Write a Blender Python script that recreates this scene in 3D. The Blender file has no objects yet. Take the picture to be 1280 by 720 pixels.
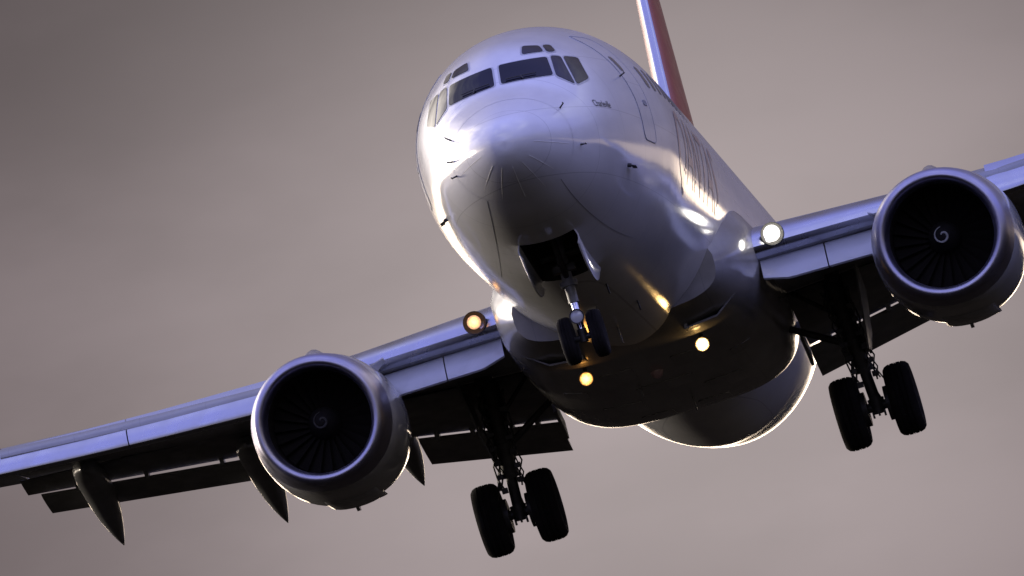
import bpy, bmesh, math, random
from mathutils import Vector, Matrix
from mathutils.bvhtree import BVHTree
random.seed(7)
S = bpy.context.scene
COL = S.collection
R = math.radians
PI = math.pi

# ------------------------------------------------------------------ camera
CAM_Z = 1.8
ELEV = R(4.0)
cam_d = bpy.data.cameras.new('camera'); cam = bpy.data.objects.new('camera', cam_d); COL.objects.link(cam)
cam_d.sensor_width = 36.0
cam_d.lens = 480.8
cam_d.clip_start = 1.0
cam_d.clip_end = 60000.0
cam.location = (0, 0, CAM_Z)
S.camera = cam
S.render.resolution_x = 1024; S.render.resolution_y = 576
S.view_settings.view_transform = 'Standard'
S.view_settings.look = 'None'
S.view_settings.exposure = 0.0
S.view_settings.gamma = 1.0

# where the aircraft stands in the air: attitude of the body frame (x aft, y starboard, z up) 190 m away
BR = Matrix(((0.11258204446186132, -0.955016595266877, -0.27435120927314155),
             (-0.10493337468865671, -0.28598966966127365, 0.9524698922923864),
             (-0.9880861653424936, -0.0784424095236956, -0.13241041593046737)))
BT = Vector((-0.282950691059324, 2.631738144165988, -190.0))
ce, se = math.cos(ELEV), math.sin(ELEV)
CW = Matrix(((1, 0, 0), (0, -se, -ce), (0, ce, -se)))      # camera axes in the world
ROLL = R(11.0)                                             # the photographer held the camera tilted
CW = CW @ Matrix.Rotation(-ROLL, 3, 'Z')
cam.matrix_world = Matrix.Translation((0, 0, CAM_Z)) @ CW.to_4x4()
BODY = Matrix.Translation(Vector((0, 0, CAM_Z)) + CW @ BT) @ (CW @ BR).to_4x4()

# ------------------------------------------------------------------ world: broken overcast sky
W = bpy.data.worlds.new('World'); S.world = W; W.use_nodes = True
nt = W.node_tree; N = nt.nodes; L = nt.links; N.clear()
def nn(t, **k):
    n = N.new(t)
    for a, b in k.items(): setattr(n, a, b)
    return n
def inp(sock, v):
    if isinstance(v, (int, float)): sock.default_value = v
    elif isinstance(v, (tuple, list)): sock.default_value = v if len(v) == len(sock.default_value) else tuple(v) + (1,)
    else: L.new(v, sock)
def mth(op, a, b=0.0, c=None):
    n = nn('ShaderNodeMath', operation=op); inp(n.inputs[0], a); inp(n.inputs[1], b)
    if c is not None: inp(n.inputs[2], c)
    return n.outputs[0]
def sstep(v, a, b, o0=0.0, o1=1.0):
    n = nn('ShaderNodeMapRange', interpolation_type='SMOOTHSTEP'); inp(n.inputs[0], v)
    n.inputs[1].default_value = a; n.inputs[2].default_value = b; n.inputs[3].default_value = o0; n.inputs[4].default_value = o1
    return n.outputs[0]
def mixc(f, a, b, bt='MIX'):
    n = nn('ShaderNodeMix', data_type='RGBA', blend_type=bt); inp(n.inputs[0], f); inp(n.inputs[6], a); inp(n.inputs[7], b)
    return n.outputs[2]
tc = nn('ShaderNodeTexCoord').outputs['Generated']
sep = nn('ShaderNodeSeparateXYZ'); L.new(tc, sep.inputs[0])
dx, dy, dz = sep.outputs
def noise(scale, detail=4, rough=.5, stretch=(1, 1, 1)):
    m = nn('ShaderNodeMapping'); L.new(tc, m.inputs[0]); m.inputs['Scale'].default_value = stretch
    n = nn('ShaderNodeTexNoise'); L.new(m.outputs[0], n.inputs['Vector'])
    n.inputs['Scale'].default_value = scale; n.inputs['Detail'].default_value = detail; n.inputs['Roughness'].default_value = rough
    return n.outputs[0]
def dist(c):
    v = Vector(c).normalized()
    n = nn('ShaderNodeVectorMath', operation='DISTANCE'); L.new(tc, n.inputs[0]); n.inputs[1].default_value = v
    return n.outputs['Value']
def skydir(az, el):          # az from +Y towards +X (degrees)
    return (math.sin(R(az)) * math.cos(R(el)), math.cos(R(az)) * math.cos(R(el)), math.sin(R(el)))
SUN_AZ, SUN_EL = -62.0, 3.0
sky = nn('ShaderNodeTexSky', sky_type='NISHITA'); sky.sun_disc = False
sky.sun_elevation = R(SUN_EL); sky.sun_rotation = R(SUN_AZ)
# cloud deck on the aircraft's side, bluer broken sky behind the camera
cl = noise(2.2, 5, .55, (1, 1, 2.5))
back_cloud = mixc(sstep(cl, .35, .65), (.18, .146, .156), (.255, .213, .222))
front_sky = mixc(sstep(noise(1.7, 6, .6, (1, 1, 2)), .48, .68), (.43, .46, 1.2), (1.4, 1.45, 1.9))
front_sky = mixc(sstep(dz, .30, .02), front_sky, (.42, .36, .33))
dim = sstep(dz, .0, .45, .12, 1.05)          # dimmed towards the ground so the aircraft's underside stays dark
sc_ = nn('ShaderNodeVectorMath', operation='SCALE'); L.new(front_sky, sc_.inputs[0]); L.new(dim, sc_.inputs['Scale']); front_sky = sc_.outputs[0]
f_front = sstep(dy, .93, .45)
base = mixc(f_front, back_cloud, front_sky)
# thick soft texture inside the cloud deck seen behind the aircraft
fine = sstep(noise(26, 5, .5, (1, 1, 2.2)), .3, .7, .84, 1.16)
base = mixc(1.0, base, fine, 'MULTIPLY') if False else base
lift = mth('MULTIPLY', fine, sstep(dz, .068, .100, 1.0, .66))        # deck colour darkened higher up, adding to the dark corners
mulv = nn('ShaderNodeVectorMath', operation='SCALE'); L.new(base, mulv.inputs[0]); L.new(mth('ADD', mth('MULTIPLY', lift, mth('SUBTRACT', 1.0, f_front)), f_front), mulv.inputs['Scale']); base = mulv.outputs[0]
def add_glow(base, c, r0, r1, col, k, jag=None):
    d = dist(c)
    if jag is not None: d = mth('ADD', d, mth('MULTIPLY', mth('SUBTRACT', jag, .5), r1 * .9))
    f = mth('MULTIPLY', sstep(d, r1, r0), k)
    s = nn('ShaderNodeVectorMath', operation='SCALE'); s.inputs[0].default_value = col; L.new(f, s.inputs['Scale'])
    a = nn('ShaderNodeVectorMath', operation='ADD'); L.new(base, a.inputs[0]); L.new(s.outputs[0], a.inputs[1])
    return a.outputs[0]
GLOW = (1.0, .86, .68)
jag = noise(6, 5, .6)
base = add_glow(base, skydir(.6, 3.7), 0.0, .060, (.225, .20, .195), 1.0)       # halo put into the sky colour round the aircraft, corners left darker
# low sun glow under the deck
band = mth('MULTIPLY', mth('MULTIPLY', sstep(dz, .041, .034), sstep(dy, -.2, .6)), sstep(dx, .34, .10, .10, 1.0))
s = nn('ShaderNodeVectorMath', operation='SCALE'); s.inputs[0].default_value = (6.5, 5.1, 3.7); L.new(band, s.inputs['Scale'])
a = nn('ShaderNodeVectorMath', operation='ADD'); L.new(base, a.inputs[0]); L.new(s.outputs[0], a.inputs[1]); base = a.outputs[0]
base = add_glow(base, skydir(-38, 7), .12, .56, (5.5, 5.0, 4.4), 1.0, jag)         # bright break on the port... sun side
# bright strips of cloud low behind the camera
band2 = mth('MULTIPLY', mth('MULTIPLY', sstep(dz, .16, .05), sstep(dz, .0, .02)), sstep(dy, .3, -.4))
s = nn('ShaderNodeVectorMath', operation='SCALE'); s.inputs[0].default_value = (.42, .38, .33); L.new(band2, s.inputs['Scale'])
a = nn('ShaderNodeVectorMath', operation='ADD'); L.new(base, a.inputs[0]); L.new(s.outputs[0], a.inputs[1]); base = a.outputs[0]
bg = nn('ShaderNodeBackground'); L.new(base, bg.inputs[0]); bg.inputs[1].default_value = 1.0
bg2 = nn('ShaderNodeBackground'); L.new(sky.outputs[0], bg2.inputs[0]); bg2.inputs[1].default_value = 0.004
ads = nn('ShaderNodeAddShader'); L.new(bg.outputs[0], ads.inputs[0]); L.new(bg2.outputs[0], ads.inputs[1])
wo = nn('ShaderNodeOutputWorld'); L.new(ads.outputs[0], wo.inputs[0])

sun_d = bpy.data.lights.new('sun', 'SUN'); sun = bpy.data.objects.new('sun', sun_d); COL.objects.link(sun)
sun_d.energy = 2.0; sun_d.angle = R(9.0); sun_d.color = (1, .88, .72)
sun.rotation_euler = (-Vector(skydir(SUN_AZ, SUN_EL))).to_track_quat('-Z', 'Y').to_euler()

# ------------------------------------------------------------------ materials
def mat(name, col, rough=.5, metal=0.0, coat=0.0, coat_r=.05, noise_amt=0.0, noise_scale=3.0, bump=0.0, bump_scale=20.0,
        emit=None, emit_k=0.0, spec=.5, streak=False):
    m = bpy.data.materials.new(name); m.use_nodes = True
    t = m.node_tree; b = t.nodes['Principled BSDF']
    b.inputs['Base Color'].default_value = (*col, 1); b.inputs['Roughness'].default_value = rough
    b.inputs['Metallic'].default_value = metal; b.inputs['Coat Weight'].default_value = coat
    b.inputs['Coat Roughness'].default_value = coat_r; b.inputs['Coat IOR'].default_value = 1.5; b.inputs['Specular IOR Level'].default_value = spec
    if emit: b.inputs['Emission Color'].default_value = (*emit, 1); b.inputs['Emission Strength'].default_value = emit_k
    co = t.nodes.new('ShaderNodeTexCoord')
    if noise_amt:
        mp = t.nodes.new('ShaderNodeMapping'); t.links.new(co.outputs['Object'], mp.inputs[0])
        mp.inputs['Scale'].default_value = (.25, 1, 1) if streak else (1, 1, 1)
        n = t.nodes.new('ShaderNodeTexNoise'); n.inputs['Scale'].default_value = noise_scale; n.inputs['Detail'].default_value = 6
        t.links.new(mp.outputs[0], n.inputs['Vector'])
        r = t.nodes.new('ShaderNodeMapRange'); r.inputs[1].default_value = .3; r.inputs[2].default_value = .7
        r.inputs[3].default_value = 1 - noise_amt; r.inputs[4].default_value = 1 + noise_amt * .3
        t.links.new(n.outputs[0], r.inputs[0])
        x = t.nodes.new('ShaderNodeMix'); x.data_type = 'RGBA'; x.blend_type = 'MULTIPLY'; x.inputs[0].default_value = 1
        x.inputs[6].default_value = (*col, 1); t.links.new(r.outputs[0], x.inputs[7]); t.links.new(x.outputs[2], b.inputs['Base Color'])
        rr = t.nodes.new('ShaderNodeMapRange'); rr.inputs[1].default_value = .3; rr.inputs[2].default_value = .7
        rr.inputs[3].default_value = rough * 1.3; rr.inputs[4].default_value = rough * .8
        t.links.new(n.outputs[0], rr.inputs[0]); t.links.new(rr.outputs[0], b.inputs['Roughness'])
    if bump:
        n = t.nodes.new('ShaderNodeTexNoise'); n.inputs['Scale'].default_value = bump_scale; n.inputs['Detail'].default_value = 3
        t.links.new(co.outputs['Object'], n.inputs['Vector'])
        bp = t.nodes.new('ShaderNodeBump'); bp.inputs['Strength'].default_value = bump; bp.inputs['Distance'].default_value = .02
        t.links.new(n.outputs[0], bp.inputs['Height']); t.links.new(bp.outputs[0], b.inputs['Normal'])
        if coat: t.links.new(bp.outputs[0], b.inputs['Coat Normal'])
    return m

def skin_mat(name, col, seams, rough=.55, coat=1.0, noise_amt=.12):
    """painted aluminium skin: streaky dirt, skin joints every few decimetres, slightly wavy panels"""
    m = mat(name, col, rough=rough, coat=coat, coat_r=.11, noise_amt=noise_amt, noise_scale=1.6, streak=True)
    t = m.node_tree; b = t.nodes['Principled BSDF']
    def n_(k, **a):
        n = t.nodes.new(k)
        for i, j in a.items(): setattr(n, i, j)
        return n
    co = n_('ShaderNodeTexCoord'); sp = n_('ShaderNodeSeparateXYZ'); t.links.new(co.outputs['Object'], sp.inputs[0])
    def line(sock, period, width):
        p = n_('ShaderNodeMath', operation='PINGPONG'); t.links.new(sock, p.inputs[0]); p.inputs[1].default_value = period / 2
        c = n_('ShaderNodeMath', operation='LESS_THAN'); t.links.new(p.outputs[0], c.inputs[0]); c.inputs[1].default_value = width
        return c.outputs[0]
    ls = [line(sp.outputs[i], per, w) for i, per, w in seams]
    mx = ls[0]
    for l in ls[1:]:
        q = n_('ShaderNodeMath', operation='MAXIMUM'); t.links.new(mx, q.inputs[0]); t.links.new(l, q.inputs[1]); mx = q.outputs[0]
    fac = n_('ShaderNodeMath', operation='MULTIPLY'); t.links.new(mx, fac.inputs[0]); fac.inputs[1].default_value = .35
    old = b.inputs['Base Color'].links[0].from_socket
    x = n_('ShaderNodeMix', data_type='RGBA'); t.links.new(fac.outputs[0], x.inputs[0]); t.links.new(old, x.inputs[6])
    x.inputs[7].default_value = (.08, .08, .09, 1); t.links.new(x.outputs[2], b.inputs['Base Color'])
    b.inputs['Coat IOR'].default_value = 1.62
    # oil-canning
    n = n_('ShaderNodeTexNoise'); n.inputs['Scale'].default_value = 2.2; n.inputs['Detail'].default_value = 2
    t.links.new(co.outputs['Object'], n.inputs['Vector'])
    bp = n_('ShaderNodeBump'); bp.inputs['Strength'].default_value = .07; bp.inputs['Distance'].default_value = .03
    t.links.new(n.outputs[0], bp.inputs['Height']); t.links.new(bp.outputs[0], b.inputs['Normal']); t.links.new(bp.outputs[0], b.inputs['Coat Normal'])
    return m

M = dict(
    white=skin_mat('white_paint', (.72, .72, .73), [(0, 1.32, .005), (2, .93, .004)], noise_amt=.16),
    fair=skin_mat('fairing_paint', (.27, .26, .25), [(0, 1.6, .005), (1, 1.3, .005)], coat=.8, noise_amt=.4),
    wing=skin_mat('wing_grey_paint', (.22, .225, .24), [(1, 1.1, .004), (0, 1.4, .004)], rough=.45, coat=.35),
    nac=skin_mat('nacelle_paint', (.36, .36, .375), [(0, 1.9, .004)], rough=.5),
    krug=mat('flap_panel_paint', (.44, .45, .49), rough=.4, coat=.5, noise_amt=.1),
    lemetal=mat('polished_leading_edge', (.47, .48, .53), rough=.27, metal=1.0, noise_amt=.10, noise_scale=3, streak=True),
    lip=mat('inlet_lip_metal', (.36, .35, .44), rough=.36, metal=1.0, noise_amt=.06),
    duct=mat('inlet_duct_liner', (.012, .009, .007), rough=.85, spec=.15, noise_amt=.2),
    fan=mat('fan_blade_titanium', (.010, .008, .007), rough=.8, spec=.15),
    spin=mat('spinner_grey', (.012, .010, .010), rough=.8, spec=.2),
    swirl=mat('spinner_white_mark', (.30, .30, .29), rough=.7),
    swirl_shaded=mat('spinner_shaded_mark', (.035, .033, .033), rough=.8),  # the white mark again, inlet shade put into its colour on the starboard engine
    red=mat('tail_red_paint', (.30, .03, .022), rough=.35, coat=.25, noise_amt=.1),
    redt=mat('title_red_paint', (.48, .31, .32), rough=.4, coat=.8),
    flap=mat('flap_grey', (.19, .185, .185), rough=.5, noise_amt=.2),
    canoe=mat('track_fairing_grey', (.15, .15, .155), rough=.4, coat=.3, noise_amt=.1),
    glass=mat('cockpit_glass', (.005, .005, .010), rough=.03, spec=.14),
    glass2=mat('side_cockpit_glass', (.022, .022, .034), rough=.06, spec=.18),  # paler lilac base than the front panes, standing in for reflected sky
    frame=mat('window_frame_paint', (.42, .43, .45), rough=.4, coat=.5),
    cabwin=mat('cabin_window_glass', (.11, .11, .13), rough=.15),
    black=mat('black_marking', (.03, .03, .03), rough=.6),
    seam=mat('seam_sealant', (.26, .26, .28), rough=.6),
    strip=mat('metal_strip', (.80, .78, .72), rough=.4),
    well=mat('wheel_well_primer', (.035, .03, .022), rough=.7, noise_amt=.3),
    strut=mat('gear_strut_grey', (.30, .30, .31), rough=.4, noise_amt=.25, noise_scale=8),
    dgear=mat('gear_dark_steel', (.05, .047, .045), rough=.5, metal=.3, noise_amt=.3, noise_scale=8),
    chrome=mat('oleo_chrome', (.8, .8, .82), rough=.15, metal=1),
    tyre=mat('tyre_rubber', (.014, .012, .012), rough=.85, noise_amt=.4, spec=.15),
    hub=mat('wheel_hub_metal', (.30, .30, .30), rough=.4, metal=.6),
    hot=mat('exhaust_metal', (.16, .14, .13), rough=.4, metal=.9),
    lampw=mat('landing_lamp_white', (1, 1, 1), emit=(1, .93, .80), emit_k=22),
    lampy=mat('landing_lamp_amber', (1, .8, .5), emit=(1, .43, .10), emit_k=5),
    lampa=mat('belly_lamp_amber', (1, .8, .5), emit=(1, .44, .09), emit_k=9),
    lampb=mat('belly_lamp', (1, .8, .5), emit=(1, .60, .20), emit_k=30),
    lampd=mat('unlit_lamp_glass', (.55, .56, .58), rough=.1, coat=1),
    gnd=mat('grass_ground', (.017, .0135, .007), rough=.95, spec=0.0, noise_amt=.4, noise_scale=.05),
)

def lamp_core(m, r_core, r_edge, edge):
    """a reflector lamp: hot filament zone in the middle, dimmer reflector round it"""
    t = M[m].node_tree; b = t.nodes['Principled BSDF']; k = b.inputs['Emission Strength'].default_value
    co = t.nodes.new('ShaderNodeTexCoord'); sx = t.nodes.new('ShaderNodeVectorMath'); sx.operation = 'MULTIPLY'; sx.inputs[1].default_value = (0, 1, 1)
    ln = t.nodes.new('ShaderNodeVectorMath'); ln.operation = 'LENGTH'; t.links.new(co.outputs['Object'], sx.inputs[0]); t.links.new(sx.outputs[0], ln.inputs[0])
    n = t.nodes.new('ShaderNodeTexVoronoi'); n.inputs['Scale'].default_value = 38; t.links.new(co.outputs['Object'], n.inputs['Vector'])
    a = t.nodes.new('ShaderNodeMath'); a.operation = 'MULTIPLY_ADD'; t.links.new(n.outputs['Distance'], a.inputs[0]); a.inputs[1].default_value = .04; t.links.new(ln.outputs['Value'], a.inputs[2])
    mr = t.nodes.new('ShaderNodeMapRange'); mr.interpolation_type = 'SMOOTHSTEP'; t.links.new(a.outputs[0], mr.inputs[0])
    mr.inputs[1].default_value = r_core; mr.inputs[2].default_value = r_edge; mr.inputs[3].default_value = k; mr.inputs[4].default_value = edge
    t.links.new(mr.outputs[0], b.inputs['Emission Strength'])
lamp_core('lampw', .06, .145, 1.6); lamp_core('lampy', .02, .13, .45); lamp_core('lampb', .04, .125, 1.2); lamp_core('lampa', .03, .125, .7)
# ------------------------------------------------------------------ mesh helpers
BASE = Vector((16.5, 0, -3.95))        # foot of the aircraft's empty, in the body frame
class MB:
    def __init__(s): s.v = []; s.f = []; s.m = []
    def face(s, idx, mi=0): s.f.append(tuple(idx)); s.m.append(mi)
    def loft(s, rings, closed=True, cap0=False, cap1=False, mi=0):
        b = len(s.v); n = len(rings[0])
        for r in rings: s.v += [tuple(p) for p in r]
        for i in range(len(rings) - 1):
            for j in range(n if closed else n - 1):
                k = (j + 1) % n
                s.face((b + i * n + j, b + i * n + k, b + (i + 1) * n + k, b + (i + 1) * n + j), mi)
        if cap0: s.face([b + j for j in range(n)][::-1], mi)
        if cap1: s.face([b + (len(rings) - 1) * n + j for j in range(n)], mi)
        return s
    def tube(s, p0, p1, r0, r1=None, n=14, mi=0, cap=True):
        p0 = Vector(p0); p1 = Vector(p1); r1 = r0 if r1 is None else r1
        d = (p1 - p0).normalized(); u = d.orthogonal().normalized(); w = d.cross(u)
        ring = lambda p, r: [p + (u * math.cos(2 * PI * i / n) + w * math.sin(2 * PI * i / n)) * r for i in range(n)]
        return s.loft([ring(p0, r0), ring(p1, r1)], True, cap, cap, mi)
    def path(s, pts, r, n=8, mi=0):
        pts = [Vector(p) for p in pts]; rings = []
        for i, p in enumerate(pts):
            d = (pts[min(i + 1, len(pts) - 1)] - pts[max(i - 1, 0)]).normalized()
            u = d.cross(Vector((.31, .77, .55))).normalized(); w = d.cross(u)
            rr = r[i] if isinstance(r, (list, tuple)) else r
            rings.append([p + (u * math.cos(2 * PI * k / n) + w * math.sin(2 * PI * k / n)) * rr for k in range(n)])
        return s.loft(rings, True, True, True, mi)
    def lathe(s, prof, o, axis, n=32, mi=0, closed_prof=False):
        """prof: (along, radius)"""
        o = Vector(o); d = Vector(axis).normalized(); u = d.orthogonal().normalized(); w = d.cross(u)
        rings = [[o + d * a + (u * math.cos(2 * PI * i / n) + w * math.sin(2 * PI * i / n)) * max(r, 1e-4) for i in range(n)] for a, r in prof]
        if closed_prof: rings.append(rings[0])
        return s.loft(rings, True, False, False, mi)
    def box(s, c, size, rot=None, mi=0, bev=0.0):
        c = Vector(c); hx, hy, hz = [q / 2 for q in size]
        rot = rot or Matrix.Identity(3)
        P = [rot @ Vector((x * hx, y * hy, z * hz)) + c for x in (-1, 1) for y in (-1, 1) for z in (-1, 1)]
        b = len(s.v); s.v += [tuple(p) for p in P]
        for f in ((0, 1, 3, 2), (4, 6, 7, 5), (0, 4, 5, 1), (2, 3, 7, 6), (0, 2, 6, 4), (1, 5, 7, 3)): s.face([b + i for i in f], mi)
        return s
    def prism(s, poly, thick, mi=0):
        """poly: 3D planar outline, extruded by the vector thick"""
        t = Vector(thick); b = len(s.v); n = len(poly)
        s.v += [tuple(Vector(p)) for p in poly] + [tuple(Vector(p) + t) for p in poly]
        s.face(range(b, b + n), mi); s.face([b + n + i for i in range(n)][::-1], mi)
        for i in range(n): s.face((b + i, b + (i + 1) % n, b + n + (i + 1) % n, b + n + i), mi)
        return s

def origin_of(o):
    p = Vector(o.location)
    q = o.parent
    while q is not None and q.type != 'EMPTY': p += Vector(q.location); q = q.parent
    return p
def finish(o, parent):
    """parent a mesh given in body coordinates, with its origin moved to the middle of its own box"""
    me = o.data
    xs = [v.co for v in me.vertices]
    lo = Vector([min(c[i] for c in xs) for i in range(3)]); hi = Vector([max(c[i] for c in xs) for i in range(3)])
    c = (lo + hi) / 2
    me.transform(Matrix.Translation(-c))
    COL.objects.link(o)
    if parent is None: o.location = c; return o
    o.parent = parent
    o['bc'] = tuple(c)
    pc = BASE if parent.type == 'EMPTY' else Vector(parent['bc'])
    o.location = c - pc
    return o
def build(mb, name, mats, parent, angle=35, recalc=True):
    me = bpy.data.meshes.new(name); me.from_pydata([tuple(v) for v in mb.v], [], mb.f); me.update()
    for m in (mats if isinstance(mats, (list, tuple)) else [mats]): me.materials.append(M[m])
    for p, mi in zip(me.polygons, mb.m): p.material_index = mi
    if recalc:
        bm = bmesh.new(); bm.from_mesh(me); bmesh.ops.recalc_face_normals(bm, faces=bm.faces[:]); bm.to_mesh(me); bm.free()
    me.shade_smooth(); me.set_sharp_from_angle(angle=R(angle))
    o = bpy.data.objects.new(name, me)
    return finish(o, parent)
def mir(mb):
    q = MB(); q.v = [(a, -b, c) for a, b, c in mb.v]; q.f = [tuple(reversed(f)) for f in mb.f]; q.m = list(mb.m); return q
def lerp(a, b, t): return a + (b - a) * t
def pchip(tab, x):
    xs = [t[0] for t in tab]; ys = [t[1] for t in tab]; n = len(xs)
    if x <= xs[0]: return ys[0]
    if x >= xs[-1]: return ys[-1]
    h = [xs[i + 1] - xs[i] for i in range(n - 1)]; d = [(ys[i + 1] - ys[i]) / h[i] for i in range(n - 1)]
    def m(i):
        if i == 0: return d[0]
        if i == n - 1: return d[-1]
        if d[i - 1] * d[i] <= 0: return 0.0
        w1 = 2 * h[i] + h[i - 1]; w2 = h[i] + 2 * h[i - 1]
        return (w1 + w2) / (w1 / d[i - 1] + w2 / d[i])
    i = max(k for k in range(n - 1) if xs[k] <= x)
    t = (x - xs[i]) / h[i]
    return (2 * t**3 - 3 * t**2 + 1) * ys[i] + (t**3 - 2 * t**2 + t) * h[i] * m(i) + (-2 * t**3 + 3 * t**2) * ys[i + 1] + (t**3 - t**2) * h[i] * m(i + 1)

# ------------------------------------------------------------------ ground
gm = MB(); nG = 24; ext = 30000
b0 = 0
for i in range(nG + 1):
    for j in range(nG + 1): gm.v.append((-ext + 2 * ext * i / nG, -ext + 2 * ext * j / nG, 0))
for i in range(nG):
    for j in range(nG): a = i * (nG + 1) + j; gm.face((a, a + nG + 1, a + nG + 2, a + 1))
g = build(gm, 'ground', 'gnd', None); g['kind'] = 'structure'

# ------------------------------------------------------------------ aircraft
plane = bpy.data.objects.new('airliner', None); COL.objects.link(plane)
plane.matrix_world = BODY @ Matrix.Translation(BASE)
plane['label'] = 'white twin-engine jet airliner with red tail fin banking in the sky, wheels down'
plane['category'] = 'airliner'

# --- fuselage
ZT = [(0, -.62), (.03, -.485), (.1, -.385), (.25, -.275), (.5, -.15), (1.0, .07), (1.4, .23), (1.7, .37), (1.95, .55), (2.3, .81), (2.65, 1.01), (3.0, 1.14), (3.6, 1.30), (4.5, 1.50), (5.5, 1.68), (6.5, 1.81), (7.5, 1.87), (8.5, 1.88), (30.5, 1.88), (33, 1.84), (36, 1.70), (38, 1.45)]
ZB = [(0, -.62), (.03, -.76), (.1, -.865), (.25, -.99), (.5, -1.13), (1.0, -1.34), (1.5, -1.52), (2, -1.65), (3, -1.84), (4, -1.98), (5, -2.06), (6.5, -2.12), (8, -2.13), (23, -2.15), (25.5, -2.33), (27, -2.33), (29, -2.18), (30.5, -2.04), (31.8, -1.87), (32.8, -1.56), (34, -1.02), (36, -.08), (37.5, .6), (38, .85)]
WW = [(0, .0), (.03, .15), (.1, .27), (.25, .42), (.5, .60), (1.0, .86), (1.5, 1.06), (2, 1.22), (2.5, 1.33), (3, 1.42), (4, 1.56), (5, 1.68), (6, 1.78), (7, 1.85), (8, 1.88), (26, 1.90), (28.6, 1.90), (30.2, 1.86), (31.4, 1.76), (33, 1.38), (35, 1.0), (37, .6), (38, .3)]
ZC = [(0, -.62), (1, -.60), (2, -.48), (3, -.32), (4, -.18), (5, -.08), (6.6, 0), (29, 0), (32, .15), (35, .55), (38, 1.15)]
def fus_ring(x, n=128):
    zt, zb, w, zc = pchip(ZT, x), pchip(ZB, x), max(pchip(WW, x), .002), pchip(ZC, x)
    zt = max(zt, zc + .002); zb = min(zb, zc - .002)
    cab = math.exp(-((x - 2.2) / .75) ** 2)        # flatter facets round the windshield
    out = []
    for i in range(n):
        t = 2 * PI * i / n; c, s_ = math.cos(t), math.sin(t)
        e = 2.0 - .14 * cab if s_ > 0 else 1.92 + .20 * (lambda q: q * q * (3 - 2 * q))(max(0, min(1, (8.0 - x) / 5.5))) * min(1, x / 1.2)
        y = w * math.copysign(abs(c) ** (2 / e), c)
        z = zc + (zt - zc if s_ > 0 else zc - zb) * math.copysign(abs(s_) ** (2 / e), s_)
        out.append((x, y, z))
    return out
xs = [0.0] + [.012 * 1.35 ** k for k in range(12)]
xs = [x for x in xs if x < .3] + [.3 + .06 * k for k in range(106)] + [7.0 + .5 * k for k in range(42)] + [28 + .25 * k for k in range(41)]
xs = sorted(set(round(x, 4) for x in xs))
fm = MB().loft([fus_ring(x) for x in xs], True, True, True)
me = bpy.data.meshes.new('fuselage'); me.from_pydata(fm.v, [], fm.f); me.update()
bm = bmesh.new(); bm.from_mesh(me); bmesh.ops.remove_doubles(bm, verts=bm.verts[:], dist=.0005); bmesh.ops.recalc_face_normals(bm, faces=bm.faces[:])
BVH = BVHTree.FromBMesh(bm); bm.to_mesh(me); bm.free()
me.materials.append(M['white']); me.materials.append(M['well'])
# cut the nose wheel well
cut = MB(); WX0, WX1, WY = 2.62, 4.95, .41
cut.loft([[(x, y, z) for y, z in ((-WY, -3.2), (WY, -3.2), (WY, -1.05), (-WY, -1.05))] for x in (WX0, WX1)], True, True, True)
cme = bpy.data.meshes.new('cut'); cme.from_pydata(cut.v, [], cut.f); cme.update()
bm = bmesh.new(); bm.from_mesh(cme); bmesh.ops.recalc_face_normals(bm, faces=bm.faces[:]); bm.to_mesh(cme); bm.free()
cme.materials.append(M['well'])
fo = bpy.data.objects.new('fuselage', me); co = bpy.data.objects.new('cutter', cme)
COL.objects.link(fo); COL.objects.link(co)
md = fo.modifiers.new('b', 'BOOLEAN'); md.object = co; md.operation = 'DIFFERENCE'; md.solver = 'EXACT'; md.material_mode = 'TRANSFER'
dg = bpy.context.evaluated_depsgraph_get(); dg.update()
nme = bpy.data.meshes.new_from_object(fo.evaluated_get(dg)); nme.name = 'fuselage'
COL.objects.unlink(fo); COL.objects.unlink(co); bpy.data.objects.remove(fo); bpy.data.objects.remove(co)
nme.shade_smooth(); nme.set_sharp_from_angle(angle=R(40))
fuselage = finish(bpy.data.objects.new('fuselage', nme), plane)

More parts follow.
